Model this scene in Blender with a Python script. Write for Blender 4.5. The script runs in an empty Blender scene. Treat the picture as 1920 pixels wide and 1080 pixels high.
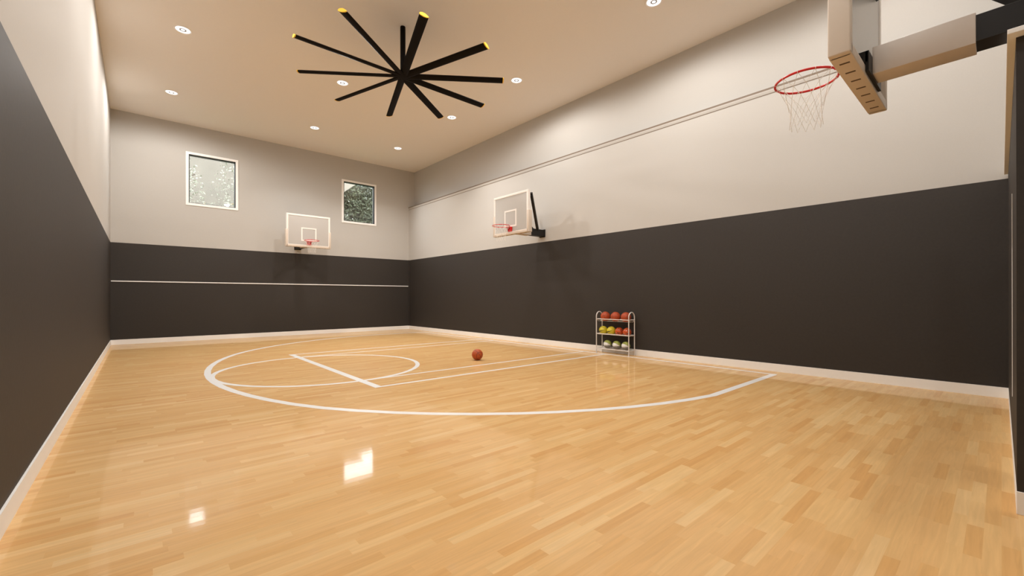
import bpy, bmesh, math, random
from mathutils import Vector, Matrix
random.seed(7)
S = 1.36                     # metres per unit; the unit is the camera height
PI = math.pi
scn = bpy.context.scene
COL = scn.collection

# ---------------------------------------------------------------- materials
def new_mat(name):
    m = bpy.data.materials.new(name); m.use_nodes = True
    nt = m.node_tree
    return m, nt, nt.nodes['Principled BSDF']

def bump(nt, bs, height, strength, dist=.002):
    b = nt.nodes.new('ShaderNodeBump'); b.inputs['Strength'].default_value = strength
    b.inputs['Distance'].default_value = dist
    nt.links.new(height, b.inputs['Height']); nt.links.new(b.outputs[0], bs.inputs['Normal'])

def plain(name, col, rough=.5, metal=0., noise=0., nscale=20., bumps=0., coat=0., spec=.5):
    m, nt, bs = new_mat(name)
    bs.inputs['Roughness'].default_value = rough
    bs.inputs['Metallic'].default_value = metal
    bs.inputs['Coat Weight'].default_value = coat
    bs.inputs['Specular IOR Level'].default_value = spec
    tc = nt.nodes.new('ShaderNodeTexCoord')
    n = nt.nodes.new('ShaderNodeTexNoise'); n.inputs['Scale'].default_value = nscale
    n.inputs['Detail'].default_value = 4
    nt.links.new(tc.outputs['Object'], n.inputs['Vector'])
    r = nt.nodes.new('ShaderNodeMix'); r.data_type = 'RGBA'
    a = [max(0, c * (1 - noise)) for c in col]; b = [min(1, c * (1 + noise)) for c in col]
    r.inputs[6].default_value = (*a, 1); r.inputs[7].default_value = (*b, 1)
    nt.links.new(n.outputs['Fac'], r.inputs[0]); nt.links.new(r.outputs[2], bs.inputs['Base Color'])
    if bumps: bump(nt, bs, n.outputs['Fac'], bumps)
    return m

class X:                      # tiny node-expression helper
    nt = None
    def __init__(s, o): s.o = o
    @staticmethod
    def op(kind, *a):
        n = X.nt.nodes.new('ShaderNodeMath'); n.operation = kind
        for i, v in enumerate(a):
            if isinstance(v, X): X.nt.links.new(v.o, n.inputs[i])
            else: n.inputs[i].default_value = v
        return X(n.outputs[0])
    def __add__(s, b): return X.op('ADD', s, b)
    def __sub__(s, b): return X.op('SUBTRACT', s, b)
    def __rsub__(s, b): return X.op('SUBTRACT', b, s)
    def __mul__(s, b): return X.op('MULTIPLY', s, b)
    def __truediv__(s, b): return X.op('DIVIDE', s, b)
    def __lt__(s, b): return X.op('LESS_THAN', s, b)
    def __gt__(s, b): return X.op('GREATER_THAN', s, b)
    def abs(s): return X.op('ABSOLUTE', s)
    def floor(s): return X.op('FLOOR', s)
    def max(s, b): return X.op('MAXIMUM', s, b)
    def min(s, b): return X.op('MINIMUM', s, b)

def mixc(nt, fac, a, b):
    r = nt.nodes.new('ShaderNodeMix'); r.data_type = 'RGBA'
    for i, v in ((0, fac), (6, a), (7, b)):
        if isinstance(v, X): nt.links.new(v.o, r.inputs[i])
        elif hasattr(v, 'is_output'): nt.links.new(v, r.inputs[i])
        elif i == 0: r.inputs[0].default_value = v
        else: r.inputs[i].default_value = (*v, 1)
    return r.outputs[2]

def floor_material():
    m, nt, bs = new_mat('maple_strip_floor'); X.nt = nt
    g = nt.nodes.new('ShaderNodeNewGeometry')
    sp = nt.nodes.new('ShaderNodeSeparateXYZ'); nt.links.new(g.outputs['Position'], sp.inputs[0])
    x, y = X(sp.outputs[0]), X(sp.outputs[1])
    def rnd(*v):
        c = nt.nodes.new('ShaderNodeCombineXYZ')
        for i, q in enumerate(v):
            if isinstance(q, X): nt.links.new(q.o, c.inputs[i])
            else: c.inputs[i].default_value = q
        w = nt.nodes.new('ShaderNodeTexWhiteNoise'); w.noise_dimensions = '3D'
        nt.links.new(c.outputs[0], w.inputs['Vector'])
        s2 = nt.nodes.new('ShaderNodeSeparateColor'); nt.links.new(w.outputs['Color'], s2.inputs[0])
        return [X(s2.outputs[i]) for i in range(3)]
    row = (y / .068).floor()
    r = rnd(row, 3.0, 1.0)
    L = r[0] * .35 + .42
    cx = (x + r[1] * 3.0) / L
    colm = cx.floor()
    q = rnd(row, colm, 7.0)
    # maple tones
    ramp = nt.nodes.new('ShaderNodeValToRGB')
    nt.links.new(q[0].o, ramp.inputs[0])
    e = ramp.color_ramp.elements
    e[0].position = 0; e[0].color = (.665, .37, .135, 1)
    e[1].position = 1; e[1].color = (.775, .525, .25, 1)
    for p, c in ((.12, (.695, .41, .16, 1)), (.5, (.72, .44, .185, 1)), (.85, (.745, .475, .205, 1))):
        k = e.new(p); k.color = c
    # grain: noise stretched along the strip, shifted per piece
    c = nt.nodes.new('ShaderNodeCombineXYZ')
    nt.links.new((x * 1.6 + q[1] * 40).o, c.inputs[0]); nt.links.new((y * 26.0).o, c.inputs[1]); nt.links.new((q[2] * 30).o, c.inputs[2])
    n = nt.nodes.new('ShaderNodeTexNoise'); n.inputs['Scale'].default_value = 1.6; n.inputs['Detail'].default_value = 5
    n.inputs['Distortion'].default_value = .8
    nt.links.new(c.outputs[0], n.inputs['Vector'])
    gr = (X(n.outputs['Fac']) - .5) * .32 + 1.0
    vm = nt.nodes.new('ShaderNodeVectorMath'); vm.operation = 'SCALE'
    nt.links.new(ramp.outputs[0], vm.inputs[0]); nt.links.new(gr.o, vm.inputs['Scale'])
    nt.links.new(vm.outputs[0], bs.inputs['Base Color'])
    bs.inputs['Roughness'].default_value = .5
    bs.inputs['Specular IOR Level'].default_value = .12
    bs.inputs['Coat Weight'].default_value = .5
    bs.inputs['Coat Roughness'].default_value = .06
    bs.inputs['Coat IOR'].default_value = 1.5
    # very faint cupping of each strip
    fy = (y / .068) - row
    edge = (fy - .5).abs() * (fy - .5).abs()
    b = nt.nodes.new('ShaderNodeBump'); b.inputs['Strength'].default_value = .25; b.inputs['Distance'].default_value = .0006
    nt.links.new((edge + q[0] * .3).o, b.inputs['Height'])
    nt.links.new(b.outputs[0], bs.inputs['Coat Normal'])
    return m

def basketball_material(name, col, line, rough=.55, lw=.03, bumpy=.5, coat=0.):
    m, nt, bs = new_mat(name); X.nt = nt
    tc = nt.nodes.new('ShaderNodeTexCoord')
    nv = nt.nodes.new('ShaderNodeVectorMath'); nv.operation = 'NORMALIZE'
    nt.links.new(tc.outputs['Object'], nv.inputs[0])
    sp = nt.nodes.new('ShaderNodeSeparateXYZ'); nt.links.new(nv.outputs[0], sp.inputs[0])
    x, y, z = [X(sp.outputs[i]) for i in range(3)]
    curve = (y.abs() - .62 - z * z * .25).abs()
    d = x.abs().min(z.abs()).min(curve)
    v = nt.nodes.new('ShaderNodeTexVoronoi'); v.inputs['Scale'].default_value = 230
    nt.links.new(tc.outputs['Object'], v.inputs['Vector'])
    n = nt.nodes.new('ShaderNodeTexNoise'); n.inputs['Scale'].default_value = 25
    nt.links.new(tc.outputs['Object'], n.inputs['Vector'])
    base = mixc(nt, n.outputs['Fac'], [c * .82 for c in col], [min(1, c * 1.18) for c in col])
    nt.links.new(mixc(nt, d < lw, base, line), bs.inputs['Base Color'])
    bs.inputs['Roughness'].default_value = rough; bs.inputs['Coat Weight'].default_value = coat
    bump(nt, bs, v.outputs['Distance'], bumpy, .0015)
    return m

def marked_ball_material(name, col, mark, kind):
    m, nt, bs = new_mat(name); X.nt = nt
    tc = nt.nodes.new('ShaderNodeTexCoord')
    nv = nt.nodes.new('ShaderNodeVectorMath'); nv.operation = 'NORMALIZE'
    nt.links.new(tc.outputs['Object'], nv.inputs[0])
    sp = nt.nodes.new('ShaderNodeSeparateXYZ'); nt.links.new(nv.outputs[0], sp.inputs[0])
    x, y, z = [X(sp.outputs[i]) for i in range(3)]      # +y faces the court, x to the viewer's left
    if kind == 'swoosh':
        u = x * -1.0                                     # viewer's right
        lo = (u - .3) * .42 + .12                        # lower edge of the tapering tick
        hi = (u - .3) * .2 + .13
        mask = (z > lo) * (z < hi) * (y > -.1) * (u < .35)
        seam = (x.abs().min((z - .0).abs()) < .012)
        base = mixc(nt, seam, col, [c * .8 for c in col])
        out = mixc(nt, mask, base, mark)
    elif kind == 'patch':                                # dark blotches left and right of a glossy face
        v = nt.nodes.new('ShaderNodeTexVoronoi'); v.inputs['Scale'].default_value = 2.3
        v.feature = 'DISTANCE_TO_EDGE'
        nt.links.new(nv.outputs[0], v.inputs['Vector'])
        band = ((z + .25 - x * x * .5).abs() < .07) * (x.abs() < .45) * (y > 0.0)
        mask = (X(v.outputs['Distance']) < .035).max(band)
        out = mixc(nt, mask, col, mark)
    else:                                                # three colours: olive cap, white middle, grey base
        lo = z < (x * -.1 - .18)
        hi = z > (x * .42 - x * x * .3 + .36)
        out = mixc(nt, hi, mixc(nt, lo, (.80, .79, .76), (.23, .235, .235)), (.33, .36, .075))
    nt.links.new(out, bs.inputs['Base Color'])
    bs.inputs['Roughness'].default_value = .22 if kind == 'patch' else .4
    bs.inputs['Coat Weight'].default_value = .6 if kind == 'patch' else 0
    return m

def glow(name, col, strength):
    m = bpy.data.materials.new(name); m.use_nodes = True
    nt = m.node_tree; nt.nodes.clear()
    o = nt.nodes.new('ShaderNodeOutputMaterial'); e = nt.nodes.new('ShaderNodeEmission')
    e.inputs[0].default_value = (*col, 1); e.inputs[1].default_value = strength
    nt.links.new(e.outputs[0], o.inputs[0])
    return m

def window_glass():
    m = bpy.data.materials.new('window_glass'); m.use_nodes = True
    nt = m.node_tree; nt.nodes.clear()
    o = nt.nodes.new('ShaderNodeOutputMaterial'); t = nt.nodes.new('ShaderNodeBsdfTransparent')
    g = nt.nodes.new('ShaderNodeBsdfGlossy'); g.inputs['Roughness'].default_value = .0
    g.inputs[0].default_value = (.95, .97, 1, 1)
    t.inputs[0].default_value = (.93, .96, .95, 1)
    mx = nt.nodes.new('ShaderNodeMixShader')
    mx.inputs[0].default_value = .08; nt.links.new(t.outputs[0], mx.inputs[1]); nt.links.new(g.outputs[0], mx.inputs[2])
    nt.links.new(mx.outputs[0], o.inputs[0])
    return m

M = dict(
    floor=floor_material(),
    wall=plain('cream_wall_paint', (.505, .485, .455), .9, noise=.03, nscale=60, bumps=.12),
    ceiling=plain('ceiling_paint', (.82, .79, .76), .95, noise=.015, nscale=30, bumps=.05),
    dark=plain('charcoal_wall_pad', (.0345, .0290, .0250), .62, noise=.16, nscale=28, bumps=.35, spec=.35),
    trim=plain('white_trim_paint', (.93, .92, .90), .45, noise=.01),
    shade_strip=plain('brown_shade_strip', (.19, .14, .10), .6, noise=.05),  # brown colour stands in for the shade lines of the right-wall ledge
    line=plain('court_line_paint', (.96, .96, .96), .35, noise=.01, coat=.4),
    black=plain('black_powder_coat', (.010, .0085, .008), .45, noise=.1, spec=.3),
    hoopwhite=plain('board_frame_white', (.84, .79, .74), .4, noise=.01),
    panel=plain('board_panel', (.465, .44, .41), .25, noise=.02, nscale=3),
    pad=plain('cream_rubber_pad', (.66, .57, .48), .5, noise=.02),
    padslot=plain('dark_slot', (.10, .06, .035), .6, noise=.05),
    sleeve=plain('cream_arm_paint', (.60, .53, .47), .4, noise=.02),
    red=plain('red_rim_enamel', (.62, .012, .012), .3, noise=.03, coat=.3),
    net=plain('net_cord', (.80, .76, .70), .8, noise=.05),
    fan=plain('fan_black', (.0045, .003, .0024), .6, noise=.1, spec=.08),
    yellow=plain('yellow_cap', (.95, .62, .05), .4, noise=.05),
    rack=plain('rack_white_metal', (.74, .70, .67), .35, noise=.02),
    glass=window_glass(),
    ring=plain('light_trim_white', (.9, .89, .88), .4, noise=.01),
    greyring=plain('light_grey_ring', (.62, .61, .62), .4, noise=.01),
    disc=glow('lamp_diffuser', (1, .985, .96), 1.4),
    stucco=plain('neighbour_stucco', (.108, .096, .080), .95, noise=.22, nscale=2.5, bumps=.4),
    roof=plain('neighbour_roof', (.11, .095, .075), .9, noise=.1),
    lawn=plain('lawn', (.04, .07, .02), .95, noise=.4, nscale=4),
    bark=plain('bark', (.05, .04, .03), .9, noise=.3),
    leaf=plain('leaf_green', (.030, .036, .016), .6, noise=.6, nscale=1.2),
    leafpale=plain('leaf_pale', (.12, .125, .09), .5, noise=.4, nscale=3),
)
M['ball'] = basketball_material('orange_leather_ball', (.44, .075, .012), (.10, .02, .006))
M['ballrack'] = basketball_material('brown_orange_leather_ball', (.42, .062, .012), (.13, .02, .008), lw=.022)
M['ball_yellow'] = marked_ball_material('yellow_ball_skin', (.62, .52, .03), (.03, .03, .02), 'swoosh')
M['ball_red'] = marked_ball_material('glossy_orange_ball_skin', (.62, .09, .015), (.05, .012, .01), 'patch')
M['ball_tri'] = marked_ball_material('three_colour_ball_skin', (1, 1, 1), (0, 0, 0), 'tri')

# ---------------------------------------------------------------- mesh helpers
def obj(name, bm, mat, parent=None, smooth=False, loc=(0, 0, 0)):
    me = bpy.data.meshes.new(name); bmesh.ops.recalc_face_normals(bm, faces=bm.faces)
    bm.to_mesh(me); bm.free()
    for m in (mat if isinstance(mat, (list, tuple)) else [mat]): me.materials.append(m)
    if smooth:
        for p in me.polygons: p.use_smooth = True
        try: me.set_sharp_from_angle(angle=math.radians(35))
        except Exception: pass
    o = bpy.data.objects.new(name, me); COL.objects.link(o); o.location = loc
    if parent: o.parent = parent
    return o

def box(bm, x0, x1, y0, y1, z0, z1, bevel=0., seg=2, mi=0):
    t = bmesh.new()
    bmesh.ops.create_cube(t, size=1)
    for v in t.verts:
        v.co = Vector(((x0 + x1) / 2 + v.co.x * (x1 - x0), (y0 + y1) / 2 + v.co.y * (y1 - y0), (z0 + z1) / 2 + v.co.z * (z1 - z0)))
    if bevel: bmesh.ops.bevel(t, geom=t.edges[:], offset=bevel, segments=seg, affect='EDGES', profile=.5)
    add(bm, t, mi)

def add(bm, t, mi=0, mat=None):
    mp = {}
    for v in t.verts: mp[v] = bm.verts.new(mat @ v.co if mat else v.co)
    for f in t.faces:
        try: nf = bm.faces.new([mp[v] for v in f.verts]); nf.material_index = mi
        except ValueError: pass
    t.free()

def tube(bm, pts, r, seg=8, closed=False, cap=True):
    pts = [Vector(p) for p in pts]; n = len(pts); rings = []
    prev = None
    for i, p in enumerate(pts):
        a = pts[(i - 1) % n] if (closed or i > 0) else p
        b = pts[(i + 1) % n] if (closed or i < n - 1) else p
        t = (b - a).normalized()
        if prev is None:
            up = Vector((0, 0, 1)) if abs(t.z) < .9 else Vector((1, 0, 0))
            u = t.cross(up).normalized()
        else:
            u = (prev - t * prev.dot(t)).normalized()
        prev = u; w = t.cross(u)
        rings.append([bm.verts.new(p + (u * math.cos(2 * PI * k / seg) + w * math.sin(2 * PI * k / seg)) * r) for k in range(seg)])
    for i in range(n if closed else n - 1):
        A, B = rings[i], rings[(i + 1) % n]
        for k in range(seg): bm.faces.new((A[k], A[(k + 1) % seg], B[(k + 1) % seg], B[k]))
    if not closed and cap:
        bm.faces.new(rings[0][::-1]); bm.faces.new(rings[-1])

def lathe(bm, prof, seg=32, mi=0, cap=True):
    rings = [[bm.verts.new((r * math.cos(2 * PI * k / seg), r * math.sin(2 * PI * k / seg), z)) for k in range(seg)] for r, z in prof]
    for A, B in zip(rings, rings[1:]):
        for k in range(seg):
            f = bm.faces.new((A[k], A[(k + 1) % seg], B[(k + 1) % seg], B[k])); f.material_index = mi
    if cap:
        for R in (rings[0], rings[-1][::-1]):
            f = bm.faces.new(R); f.material_index = mi

def prism(bm, poly, ext, mi=0):
    """poly: list of 3D points (planar), ext: extrusion vector"""
    a = [bm.verts.new(Vector(p)) for p in poly]; b = [bm.verts.new(Vector(p) + Vector(ext)) for p in poly]
    n = len(a); bm.faces.new(a); bm.faces.new(b[::-1])
    for i in range(n): bm.faces.new((a[i], b[i], b[(i + 1) % n], a[(i + 1) % n]))

def beam(bm, p, q, w, h, up=(0, 0, 1)):
    """rectangular bar from p to q, w sideways and h along the up-ish axis"""
    p, q = Vector(p), Vector(q); t = (q - p).normalized(); s = t.cross(Vector(up)).normalized(); u = s.cross(t)
    poly = [p + s * w / 2 * a + u * h / 2 * b for a, b in ((-1, -1), (1, -1), (1, 1), (-1, 1))]
    prism(bm, poly, q - p)

def empty(name, label=None, cat=None, loc=(0, 0, 0), rz=0, group=None):
    o = bpy.data.objects.new(name, None); COL.objects.link(o); o.location = loc; o.rotation_euler = (0, 0, rz)
    o.empty_display_size = .1
    return tag(o, label, cat, group)

def tag(o, label=None, cat=None, group=None, kind=None):
    if label: o['label'] = label
    if cat: o['category'] = cat
    if group: o['group'] = group
    if kind: o['kind'] = kind
    return o

def struct(name, bm, mat, parent=None, smooth=False):
    o = obj(name, bm, mat, parent, smooth)
    if not parent: o['kind'] = 'structure'
    return o

def Z(z): return (z + 1) * S     # height above the floor from height relative to the camera

# ---------------------------------------------------------------- room
XL, XR, XU = -.438 * S, 6.457 * S, 6.653 * S
YF, YB = 12.238 * S, -.275 * S
HC, HD, HB = Z(3.968), Z(1.162), Z(-.8952)
YP = -.046 * S                    # face of the near wall's dark pad
T = .2

bm = bmesh.new(); box(bm, XL - T, XU + T, YB - T, YF + T, -.15, 0)
floor = struct('floor', bm, M['floor'])
bm = bmesh.new(); box(bm, XL - T, XU + T, YB - T, YF + T, HC, HC + .2)
struct('ceiling', bm, M['ceiling'])

def wall_with_pad(name, upper, lower, base):
    b = bmesh.new()
    for u in upper: box(b, *u)
    w = struct(name, b, M['wall'])
    b = bmesh.new()
    for l in lower: box(b, *l)
    obj('wall_pad', b, M['dark'], w)
    b = bmesh.new()
    for l in base: box(b, *l)
    return w, b

# left wall
w, b = wall_with_pad('wall_left', [(XL - T, XL, YB, YF, HD, HC)], [(XL - T, XL, YB, YF, HB, HD)],
                     [(XL - T, XL + .014, YB, YF, 0, HB)])
struct('baseboard_left', b, M['trim'])
# far wall with two openings
W = [(.882, 1.800, 2.160, 3.298), (4.418, 5.328, 2.176, 3.298)]
Wx = [(a * S, b_ * S, Z(c), Z(d)) for a, b_, c, d in W]
zlo, zhi = min(Wx[0][2], Wx[1][2]), Wx[0][3]
up = [(XL - T, XU + T, YF, YF + T, HD, Wx[1][2]), (XL - T, XU + T, YF, YF + T, zhi, HC),
      (XL - T, Wx[0][0], YF, YF + T, Wx[1][2], zhi), (Wx[0][1], Wx[1][0], YF, YF + T, Wx[1][2], zhi),
      (Wx[1][1], XU + T, YF, YF + T, Wx[1][2], zhi)]
W[0] = (.882, 1.800, 2.176, 3.298); Wx[0] = (W[0][0] * S, W[0][1] * S, Z(2.176), Z(3.298))
RAIL = Z(.342)
w, b = wall_with_pad('wall_far', up, [(XL - T, XR, YF, YF + T, HB, RAIL), (XL - T, XR, YF, YF + T, RAIL, HD)],
                     [(XL - T, XR, YF - .014, YF + T, 0, HB)])
struct('baseboard_far', b, M['trim'])
bm = bmesh.new(); box(bm, XL + .01, XR - .002, YF - .02, YF, RAIL - .012, RAIL + .018, .003, 1)
struct('trim_1', bm, M['trim'])
bm = bmesh.new(); box(bm, XR - .035, XR, YF - .035, YF, HB, HD)       # corner post of the padding
struct('trim_2', bm, M['dark'])
# right wall: lower wall stands proud of the recessed upper wall
HLt, HLb = Z(2.801), Z(2.752)
w, b = wall_with_pad('wall_right', [(XU, XU + T, YB, YF, HLt, HC), (XR, XU + T, YB, YF, HD, HLt)],
                     [(XR, XU + T, YB, YF, HB, HD)], [(XR - .014, XU + T, YB, YF, 0, HB)])
struct('baseboard_right', b, M['trim'])
bm = bmesh.new()
prism(bm, [(XR, YB, HLb), (XR - .006, YB, HLb + .003), (XR - .018, YB, HLt - .02), (XR - .018, YB, HLt), (XR, YB, HLt)], (0, YF - YB, 0))
cap = struct('trim_3', bm, M['wall'])
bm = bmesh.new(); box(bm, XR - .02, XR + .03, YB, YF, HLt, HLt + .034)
obj('shade_strip', bm, M['shade_strip'], cap)  # shadow line above the cap, put in as a brown strip
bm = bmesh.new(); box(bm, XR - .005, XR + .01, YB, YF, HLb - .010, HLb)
obj('shade_strip', bm, M['shade_strip'], cap)  # thin shade line under the cap, also a coloured strip
# near wall behind the camera, with its thicker padded part on the right
XE = 3.06 * S; HP = Z(1.195)
bm = bmesh.new(); box(bm, XL - T, XU + T, YB - T, YB, 0, HC)
w = struct('wall_near', bm, M['wall'])
bm = bmesh.new(); box(bm, XE, XR, YB, YP, HB, HP); obj('wall_pad', bm, M['dark'], w)
bm = bmesh.new(); box(bm, XE - .006, XR, YB, YP + .002, 0, HB, .002, 1); struct('baseboard_near', bm, M['trim'])
bm = bmesh.new(); box(bm, 2.995 * S, XR - .06, YB, -.0195 * S, HP, HP + .03, .002, 1); struct('trim_4', bm, M['trim'])
bm = bmesh.new(); box(bm, 4.10 * S, 4.115 * S, YP, YP + .004, Z(-.62), Z(.64)); struct('trim_5', bm, M['trim'])
bm = bmesh.new(); box(bm, XL, 2.2 * S, YB, YB + .014, 0, HB); struct('trim_6', bm, M['trim'])

# windows
for i, (x0, x1, z0, z1) in enumerate(Wx):
    c = .055 * S
    b = bmesh.new()
    y0, y1 = YF - .022, YF + .03
    box(b, x0 - c, x1 + c, y0, YF + .001, z1, z1 + c, .003, 1); box(b, x0 - c, x1 + c, y0, YF + .001, z0 - c, z0, .003, 1)
    box(b, x0 - c, x0, y0, YF + .001, z0, z1, .003, 1); box(b, x1, x1 + c, y0, YF + .001, z0, z1, .003, 1)
    f = struct('window_%d' % (i + 1), b, M['trim'])
    b = bmesh.new(); k = .022; ya, yb = YF - .012, YF + .14
    box(b, x0, x1, ya, yb, z1 - k, z1); box(b, x0, x1, ya, yb, z0, z0 + k * .6)
    box(b, x0, x0 + k, ya, yb, z0, z1); box(b, x1 - k, x1, ya, yb, z0, z1)
    o = obj('sash', b, M['black'], f); o['label'] = 'black inner window sash'
    b = bmesh.new(); box(b, x0 + k, x1 - k, YF + .118, YF + .122, z0 + k * .6, z1 - k)
    obj('pane', b, M['glass'], f)

# ---------------------------------------------------------------- court markings
def ribbon(name, pts, wd, z, closed=False):
    b = bmesh.new(); n = len(pts); L, R = [], []
    for i in range(n):
        p = Vector(pts[i])
        a = Vector(pts[(i - 1) % n]) if (closed or i > 0) else p
        c = Vector(pts[(i + 1) % n]) if (closed or i < n - 1) else p
        d1 = (p - a).normalized() if (p - a).length > 1e-9 else (c - p).normalized()
        d2 = (c - p).normalized() if (c - p).length > 1e-9 else d1
        nrm = Vector((-(d1 + d2).y, (d1 + d2).x)).normalized(); k = wd / 2 / max(.3, nrm.dot(Vector((-d1.y, d1.x))))
        L.append(p + nrm * k); R.append(p - nrm * k)
    for i in range(n if closed else n - 1):
        j = (i + 1) % n
        prism(b, [(*L[i], .0002), (*R[i], .0002), (*R[j], .0002), (*L[j], .0002)], (0, 0, z))
    return obj(name, b, M['line'], floor)

def P2(x, y): return (x * S, y * S)
wl = .062 * S
cx, cy, R3 = 5.108, 6.389, 4.52
th0 = math.acos((4.42 - cx) / R3)
N = 36
a0, a1 = -th0, -(2 * PI - th0)
arc = [P2(6.20, cy + R3 * math.sin(a0))]
for k in range(N + 1):
    a = a0 + (a1 - a0) * k / N
    r_ = R3 - .08 * max(0, 1 - ((math.degrees(-a) - 182) / 32) ** 2)     # the painted arc is slightly flattened at its tip
    arc.append(P2(cx + r_ * math.cos(a), cy + r_ * math.sin(a)))
arc.append(P2(6.20, cy - R3 * math.sin(a0)))
ribbon('three_point_line', arc, .075 * S, .0012)
ribbon('free_throw_circle', [P2(2.0 + 1.312 * math.cos(2 * PI * k / 48), 6.325 + 1.312 * math.sin(2 * PI * k / 48)) for k in range(48)], wl, .0016, True)
ribbon('lane_line', [P2(6.20, 4.545), P2(2.02, 4.545)], .05 * S, .0020)
ribbon('lane_line', [P2(6.20, 8.085), P2(2.02, 8.085)], .05 * S, .0020)
ribbon('lane_line', [P2(6.20, 5.02), P2(2.03, 5.02)], .04 * S, .0024)
ribbon('lane_line', [P2(6.20, 7.66), P2(2.03, 7.66)], .04 * S, .0024)
ribbon('free_throw_line', [P2(2.02, 4.52), P2(2.02, 8.11)], .085 * S, .0028)
ribbon('baseline', [P2(6.20, cy + R3 * math.sin(a0) - .03), P2(6.20, cy - R3 * math.sin(a0) + .03)], .045 * S, .0028)

# ---------------------------------------------------------------- hoops
def rounded_box(bm, *a, r=.012): box(bm, *a, r, 3)

def make_hoop(loc, rz, gap, label, net_r=.0017):
    """local frame: y=0 is the front face of the board, +y points to the court, z is height above the floor"""
    t = empty('basketball_hoop', label, 'basketball hoop', (loc[0], loc[1], 0), rz, 'wall mounted basketball hoops')
    s = S; hw = .51 * s; z0, z1 = Z(1.25), Z(2.035)
    b = bmesh.new(); box(b, -hw + .03, hw - .03, -.055 * s, -.006, z0 + .03, z1 - .03)
    bd = obj('backboard', b, M['panel'], t)
    b = bmesh.new(); fr = .042 * s
    ya, yb = -.060 * s, .002
    box(b, -hw, hw, ya, yb, z1 - fr, z1, .004, 1); box(b, -hw, hw, ya, yb, z0, z0 + fr, .004, 1)
    box(b, -hw, -hw + fr, ya, yb, z0 + fr, z1 - fr, .004, 1); box(b, hw - fr, hw, ya, yb, z0 + fr, z1 - fr, .004, 1)
    o = obj('board_frame', b, M['hoopwhite'], bd); o['label'] = 'white border frame'
    b = bmesh.new(); l = .030 * s; xa = .178 * s; za, zb = Z(1.385), Z(1.718)
    box(b, -xa, xa, -.007, -.001, zb - l, zb); box(b, -xa, xa, -.007, -.001, za, za + l)
    box(b, -xa, -xa + l, -.007, -.001, za + l, zb - l); box(b, xa - l, xa, -.007, -.001, za + l, zb - l)
    o = obj('target_square', b, M['hoopwhite'], bd); o['label'] = 'white painted shooter square'
    # U-shaped edge pad round the lower half, with slots underneath
    b = bmesh.new(); pw = .53 * s; zp = Z(1.235); zt = Z(1.655)
    rounded_box(b, -pw, -pw + .052 * s, -.088 * s, .010, zp, zt); rounded_box(b, pw - .052 * s, pw, -.088 * s, .010, zp, zt)
    rounded_box(b, -pw + .03 * s, pw - .03 * s, -.088 * s, .010, zp, Z(1.290), r=.006)
    box(b, -pw + .006, pw - .006, -.062 * s, .006, zp + .004, Z(1.29))
    pd = obj('edge_pad', b, M['pad'], t, True); pd['label'] = 'cream rubber pad along the lower edge'
    for k in range(-3, 4):
        b = bmesh.new(); x = k * .134 * s
        box(b, x - .011, x + .011, -.062 * s, -.018 * s, zp - .0012, zp + .003)
        o = obj('slot', b, M['padslot'], pd); o['label'] = 'dark slot under the pad'
    # mount, sleeve and black arm
    b = bmesh.new(); box(b, -.185 * s, .185 * s, -.100 * s, -.055 * s, Z(1.30), Z(1.36)); box(b, -.185 * s, .185 * s, -.105 * s, -.090 * s, Z(1.25), Z(1.36))
    obj('mounting_bracket', b, M['black'], t)
    b = bmesh.new(); rounded_box(b, -.080 * s, .080 * s, -.50 * s, -.104 * s, Z(1.262), Z(1.415), r=.004)
    sl = obj('arm_sleeve', b, M['sleeve'], t, True); sl['label'] = 'cream box sleeve behind the board'
    b = bmesh.new(); box(b, -.072 * s, .072 * s, -gap + .02, -.47 * s, Z(1.272), Z(1.405), .003, 1)
    box(b, -.085 * s, .085 * s, -gap, -gap + .022, Z(1.258), Z(1.42), .004, 1)
    obj('wall_arm', b, M['black'], t)
    for sx in (-1, 1):
        b = bmesh.new()
        beam(b, (sx * .35 * s, -.235 * s, Z(2.03)), (sx * .06 * s, -.70 * s, Z(1.39)), .066, .066)
        beam(b, (sx * .325 * s, -.055 * s, Z(1.90)), (sx * .34 * s, -.26 * s, Z(1.99)), .035, .045)
        obj('brace', b, M['black'], t)
    # rim
    zr = Z(1.38); ry = .235 * s; rr = .168 * s
    b = bmesh.new()
    tube(b, [(rr * math.cos(2 * PI * k / 56), ry + rr * math.sin(2 * PI * k / 56), zr) for k in range(56)], .0095, 10, True)
    for sx in (-1, 1):
        tube(b, [(sx * .05, .004, zr - .002), (sx * .06, ry - rr * .93, zr - .004)], .008, 8)
    rim = obj('rim', b, M['red'], t, True); rim['label'] = 'red steel ring'
    b = bmesh.new()
    prism(b, [(-.06 * s, .0, zr + .004), (.06 * s, 0, zr + .004), (.055 * s, 0, Z(1.29)), (-.055 * s, 0, Z(1.29))], (0, .012, 0))
    for sx in (-1, 1):
        x = sx * .05 * s
        prism(b, [(x, .01, zr), (x, .062 * s, zr), (x, .05 * s, zr - .03), (x, .01, Z(1.30))], (.004, 0, 0))
    prism(b, [(-.052 * s, .01, zr), (.052 * s, .01, zr), (.045 * s, .065 * s, zr), (-.045 * s, .065 * s, zr)], (0, 0, -.005))
    o = obj('rim_bracket', b, M['red'], rim); o['label'] = 'red rim mounting bracket'
    # net: crossing cords in 10 rows of diamonds
    b = bmesh.new(); n = 12; H = .40; rows = 5
    prof = [1.0, .78, .62, .54, .50, .53]
    def pt(k, j):
        a = 2 * PI * k / n; r_ = rr * prof[j]
        return (r_ * math.cos(a), ry + r_ * math.sin(a), zr - .004 - H * j / rows)
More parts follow.
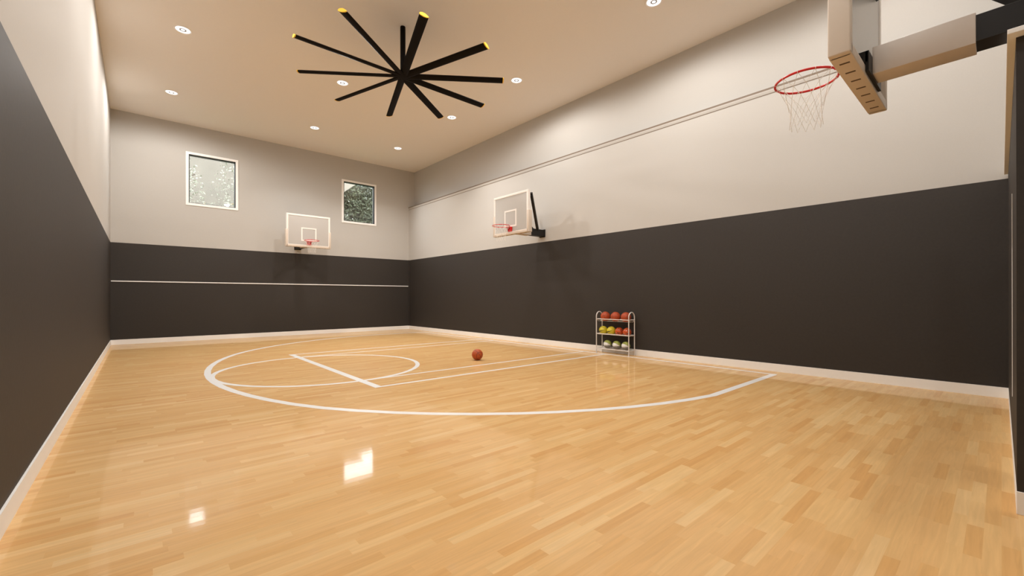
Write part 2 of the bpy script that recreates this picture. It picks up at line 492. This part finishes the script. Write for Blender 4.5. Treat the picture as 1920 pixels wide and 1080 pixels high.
    for k in range(n):
        for sgn in (-1, 1):
            pts = [pt(k + sgn * .5 * j, j) for j in range(rows + 1)]
            fine = []
            for a, c in zip(pts, pts[1:]):
                fine += [Vector(a).lerp(Vector(c), q) for q in (0, .5)]
            fine.append(Vector(pts[-1])); tube(b, fine, net_r, 4)
        a = 2 * PI * k / n; c = Vector((rr * math.cos(a), ry + rr * math.sin(a), zr)); d = Vector((math.cos(a), math.sin(a), 0))
        tube(b, [c + d * .011 * math.cos(q) + Vector((0, 0, .011 * math.sin(q))) for q in [2 * PI * j / 8 for j in range(8)]], .002, 4, True)
    o = obj('net', b, M['net'], rim); o['label'] = 'pale cord net'
    return t

make_hoop((3.228 * S, .581 * S), 0, (.581 + .275) * S, 'nearest hoop, seen from behind its board, on a cream and black arm')
make_hoop((5.55 * S, 6.34 * S), PI / 2, (6.457 - 5.55) * S, 'hoop on the long right wall, with its black brace showing beside the board')
make_hoop((3.205 * S, 11.24 * S), PI, (12.238 - 11.24) * S, 'farthest hoop, facing the camera between the two windows')

# ---------------------------------------------------------------- ceiling fan
FX, FY, FZ = 2.94 * S, 5.75 * S, Z(3.235)
fan = empty('ceiling_fan', 'large black ten-bladed ceiling fan with yellow blade tips', 'ceiling fan', (FX, FY, FZ))
b = bmesh.new(); lathe(b, [(.03, HC - FZ + .02), (.05, HC - FZ), (.052, HC - FZ - .06), (.05, .05), (.05, .02)], 24)
obj('downrod', b, M['fan'], fan, True)
b = bmesh.new(); lathe(b, [(.05, .11), (.10, .095), (.125, .05), (.125, .0), (.11, -.012), (.05, -.014)], 32)
obj('motor_hub', b, M['fan'], fan, True)
R = 1.495 * S
sec = [(-.072, .004), (-.05, -.006), (-.008, -.010), (.04, -.004), (.076, .012), (.064, .028), (.022, .046), (-.03, .044), (-.062, .026)]
sec = [(p, q - p * .26) for p, q in sec]
for k in range(10):
    a = math.radians(-179.9 + 36 * k)
    rot = Matrix.Rotation(a, 4, 'Z')
    b = bmesh.new(); r0, r1 = .09, R - .035
    prism(b, [rot @ Vector((r0, p, q)) for p, q in sec], rot @ Vector((r1 - r0, 0, 0)))
    bl = obj('blade', b, M['fan'], fan)
    b = bmesh.new()
    prism(b, [rot @ Vector((r1, p * 1.04, (q - .025) * 1.04 + .025)) for p, q in sec], rot @ Vector((.018, 0, 0)))
    o = obj('tip_cap', b, M['yellow'], bl); o['label'] = 'yellow blade tip cap'

# ---------------------------------------------------------------- downlights
grid = [(.503, 7.94, 'downlight in the left row, nearest the camera of those in view'),
        (.490, 10.51, 'downlight in the left row, closest to the far wall'),
        (2.862, 7.98, 'downlight in the middle row, just beyond the fan'),
        (3.126, 10.52, 'downlight in the middle row, closest to the far wall'),
        (5.236, 3.05, 'downlight in the right row, cut by the top of the photo'),
        (5.236, 5.803, 'downlight in the right row, right of the fan blade tips'),
        (5.234, 7.936, 'downlight in the right row, second from the far wall'),
        (5.234, 10.523, 'downlight in the right row, closest to the far wall'),
        (.503, 5.60, 0), (.503, 3.05, 0), (2.87, 3.05, 0), (.503, .75, 0), (2.87, .75, 0), (5.236, .75, 0)]
POWER = 64
for gx, gy, lab in grid:
    t = empty('recessed_downlight', lab or 'downlight overhead, outside the frame', 'ceiling light', (gx * S, gy * S, HC), 0, 'recessed downlights')
    b = bmesh.new(); lathe(b, [(.148, 0), (.150, -.006), (.142, -.010), (.128, -.006), (.122, .0)], 40, cap=False)
    obj('trim_ring', b, M['ring'], t, True)
    b = bmesh.new(); lathe(b, [(.124, -.002), (.124, -.005)], 40); obj('diffuser', b, M['disc'], t)
    b = bmesh.new(); lathe(b, [(.060, -.0055), (.060, -.0075), (.045, -.0075), (.045, -.0055)], 32); obj('inner_ring', b, M['greyring'], t)
    b = bmesh.new(); lathe(b, [(.036, -.0055), (.036, -.0078)], 24); obj('center_lens', b, M['disc'], t)
    share = {(5.234, 7.936): .9, (5.234, 10.523): .75, (3.126, 10.52): .75, (2.862, 7.98): 1.6, (.490, 10.51): 1.2, (.503, 7.94): .9, (5.236, 5.803): 1.15, (5.236, 3.05): .95, (2.87, 3.05): 1.1}.get((gx, gy), .8)
    beam_angle = {(5.234, 7.936): 110, (5.234, 10.523): 118, (3.126, 10.52): 118}.get((gx, gy), 0)
    if beam_angle:                                        # deeper, narrower fittings at the far end
        ld = bpy.data.lights.new('downlight_lamp', 'AREA'); ld.shape = 'DISK'; ld.size = .24; ld.energy = POWER * share
        ld.spread = math.radians(beam_angle)
    else:                                                 # wide flood fittings
        ld = bpy.data.lights.new('downlight_lamp', 'SPOT'); ld.spot_size = math.radians(178); ld.spot_blend = .36
        ld.shadow_soft_size = .12; ld.energy = POWER * share * 5.1
    ld.color = (1, .965, .925)
    lo = bpy.data.objects.new('downlight_lamp', ld); COL.objects.link(lo); lo.parent = t; lo.location = (0, 0, -.02)

# ---------------------------------------------------------------- ball rack
rx0, rx1, ry0, ry1 = 6.255 * S, 6.425 * S, 4.113 * S, 4.785 * S
rack = empty('ball_rack', 'white tubular three-tier ball rack against the right wall', 'ball rack', ((rx0 + rx1) / 2, (ry0 + ry1) / 2, 0))
dx, dy = (rx1 - rx0) / 2, (ry1 - ry0) / 2
tr = .0125; ztop = Z(-.262)
for sy in (-1, 1):
    b = bmesh.new(); pts = [(-dx, sy * dy, 0), (-dx, sy * dy, .5), (-dx, sy * dy, ztop - dx)]
    pts += [(-dx * math.cos(a), sy * dy, ztop - dx + dx * math.sin(a)) for a in [PI * k / 14 for k in range(1, 14)]]
    pts += [(dx, sy * dy, ztop - dx), (dx, sy * dy, .5), (dx, sy * dy, 0)]
    tube(b, pts, tr, 10)
    obj('side_frame', b, M['rack'], rack, True)
    for sx in (-1, 1):
        b = bmesh.new(); lathe(b, [(.015, 0), (.016, .006), (.0145, .03)], 12)
        o = obj('foot', b, M['rack'], rack, True); o.location = (sx * dx, sy * dy, 0)
tiers = [Z(-.393), Z(-.655), Z(-.918)]
rad = [.117, .106, .100]
cen = [.062, .078, .094]      # ball centre above the tier's rail
for z, r_, c_ in zip(tiers, rad, cen):
    b = bmesh.new()
    for sx in (-1, 1): tube(b, [(sx * dx, -dy, z), (sx * dx, dy, z)], .010, 10)
    for sy in (-1, 1): tube(b, [(-dx, sy * dy, z), (dx, sy * dy, z)], .010, 10)
    if z == tiers[-1]:
        for k in range(-3, 4): tube(b, [(k * dx / 3.5, -dy, z - .004), (k * dx / 3.5, dy, z - .004)], .003, 6)
    else:
        cr = .004; xx = .055; zz = z + c_ - math.sqrt((r_ + cr) ** 2 - xx ** 2)
        for sx in (-1, 1):
            tube(b, [(sx * xx, -dy, zz + .0), (sx * xx, dy, zz)], cr, 6)
            for sy in (-1, 1): tube(b, [(sx * xx, sy * dy, zz), (sx * dx, sy * dy, z)], cr, 6)
    sh = obj('shelf', b, M['rack'], rack, True)

def sphere(r, u=40, v=24):
    b = bmesh.new(); bmesh.ops.create_uvsphere(b, u_segments=u, v_segments=v, radius=r); return b
def ball(name, mat, r, loc, rot, label, group=None, cat='basketball', seams=True):
    b = sphere(r)
    o = obj(name, b, mat, None, True, loc); o.rotation_euler = rot
    for p in o.data.polygons: p.use_smooth = True
    return tag(o, label, cat, group)
mx = (rx0 + rx1) / 2
face = math.radians(125)         # local +y towards the court and camera
pos = ['left end', 'middle', 'right end']
for i, y in enumerate((4.651, 4.437, 4.224)):
    ball('basketball', M['ballrack'], rad[0], (mx, y * S, tiers[0] + cen[0]), (random.uniform(0, 3), random.uniform(0, 3), random.uniform(0, 3)),
         'brown-orange basketball on the top tier of the rack, %s' % pos[i], 'basketballs on the top tier')
for i, y in enumerate((4.694, 4.524)):
    ball('yellow_ball', M['ball_yellow'], rad[1] - .001, (mx - .004, y * S + .0, tiers[1] + cen[1]), (0, 0, face),
         'yellow ball with a dark swoosh on the middle tier, %s' % ('beside the left upright' if i == 0 else 'next to the orange balls'), 'yellow balls on the middle tier', 'ball')
for i, y in enumerate((4.362, 4.203)):
    ball('glossy_orange_ball', M['ball_red'], .1, (mx, y * S, tiers[1] + cen[1] - .006), (0, 0, face + .3 * i),
         'glossy orange ball with dark marks on the middle tier, %s' % ('next to the yellow balls' if i == 0 else 'beside the right upright'), 'orange balls on the middle tier', 'ball')
for i, y in enumerate((4.605, 4.415, 4.228)):
    ball('tricolour_ball', M['ball_tri'], rad[2], (mx, y * S, tiers[2] + cen[2] + .0105), (0, 0, face),
         'olive, white and grey ball on the bottom tier, %s' % pos[i], 'three-coloured balls on the bottom tier', 'ball')
ball('basketball', M['ball'], .1195, (4.075 * S, 5.45 * S, .1195), (.5, .9, .4), 'orange basketball lying alone on the court inside the lane')

# ---------------------------------------------------------------- outside
YO = 19.6 * S
bm = bmesh.new(); box(bm, -25, 45, YF + .6, 60, -.3, -.2); o = struct('ground', bm, M['lawn'])
house = empty('house', 'pale stucco house seen through the left window', 'house', (1.6 * S, YO, -.2))
hx0, hx1, ht = -5.5 * S, 3.4 * S, Z(5.75) + .2
bm = bmesh.new(); box(bm, hx0, hx1, 0, 5, 0, ht); box(bm, .42 * S, hx1, .05, 4.9, ht - .1, Z(6.8) + .2); obj('wall', bm, M['stucco'], house)  # second box: unseen upper block added to cut off the sky's floor reflection
q = lambda x, z: ((x - 1.6) * S, -.6, Z(z) + .2)
bm = bmesh.new(); prism(bm, [q(4.9, 3.05), q(7.8, 5.38), q(7.8, 5.46), q(4.9, 5.46)], (0, .5, 0))
o = obj('gable_wing', bm, M['roof'], house)
bm = bmesh.new(); prism(bm, [(hx0 - .4, -.5, ht), (hx1 + .1, -.5, ht), (hx1 + .1, -.5, ht + .08), (hx0 - .4, -.5, ht + .08)], (0, 6, 0))
obj('roof', bm, M['roof'], house)

def tree(x, y, h, cr, n, mat, label, size=.10, spread=(1, .8, 1), ex=6, group='trees behind the gym'):
    t = empty('tree', label, 'tree', (x, y, -.2), 0, group)
    b = bmesh.new(); pts = [(0, 0, 0), (.05, .02, h * .35), (-.05, .05, h * .7), (.0, 0, h * .95)]
    tube(b, pts, .12, 8)
    rr_ = random.Random(int(x * 10))
    for k in range(9):
        z = h * (.35 + .06 * k); a = k * 2.4
        tube(b, [(0, 0, z), (cr * .7 * math.cos(a), cr * .5 * math.sin(a), z + .5)], .03, 5)
    obj('trunk', b, M['bark'], t)
    b = bmesh.new()
    for k in range(n):
        while True:
            p = Vector((rr_.uniform(-1, 1), rr_.uniform(-1, 1), rr_.uniform(-1, 1)))
            if abs(p.x) ** ex + abs(p.y) ** ex + abs(p.z) ** ex < 1: break
        c = Vector((p.x * cr * spread[0], p.y * cr * spread[1], h * .56 + p.z * h * .44))
        u = Vector((rr_.gauss(0, 1), rr_.gauss(0, 1), rr_.gauss(0, 1))).normalized()
        w_ = u.orthogonal().normalized() * size * rr_.uniform(.3, .7); u *= size * rr_.uniform(.6, 1.3)
        vs = [b.verts.new(q) for q in (c - u, c + w_, c + u, c - w_)]
        b.faces.new(vs)
    o = obj('foliage', b, mat, t)
    return t
tree(8.9 * S, YO + 3.2, Z(6.15), 2.5, 52000, M['leaf'], 'dark green tree filling the view in the right window', .12, (1, .6, 1))
tree(12.4 * S, YO + 3.2, Z(6.9), 2.0, 9000, M['leaf'], 'taller dark green tree right of the one in the right window', .12, (1, .6, 1))
tree(3.95 * S, YO - 2.6, Z(6.3), 1.3, 4500, M['leafpale'], 'taller pale-leaved tree in front of the stucco house', .06, (2.2, .7, 1), 2.5)
tree(.8 * S, YO - 2.6, Z(4.95), 1.35, 3000, M['leafpale'], 'lower pale-leaved tree in front of the stucco house', .06, (1, .6, 1), 3)

# ---------------------------------------------------------------- sky
w = bpy.data.worlds.new('sky'); scn.world = w; w.use_nodes = True
bg = w.node_tree.nodes['Background']; bg.inputs[0].default_value = (.95, .96, 1, 1); bg.inputs[1].default_value = 13.0

# ---------------------------------------------------------------- camera
cam = bpy.data.cameras.new('camera'); co = bpy.data.objects.new('camera', cam); COL.objects.link(co)
Rv, Uv, Fv = Vector((.755832, -.654765, -.000737)), Vector((-.0000757, -.0012134, .9999993)), Vector((.6547656, .7558314, .0009667))
mat = Matrix((Rv, Uv, -Fv)).transposed().to_4x4(); mat.translation = Vector((0, 0, S)); co.matrix_world = mat
cam.sensor_width = 36; cam.lens = 801.02 / 1920 * 36
cam.shift_x = (960 - 952.66) / 1920; cam.shift_y = (556.3 - 540) / 1920
cam.clip_start = .02
scn.camera = co
vs = scn.view_settings
vs.view_transform = 'Standard'; vs.look = 'None'; vs.gamma = 1; vs.use_curve_mapping = False; vs.exposure = 0
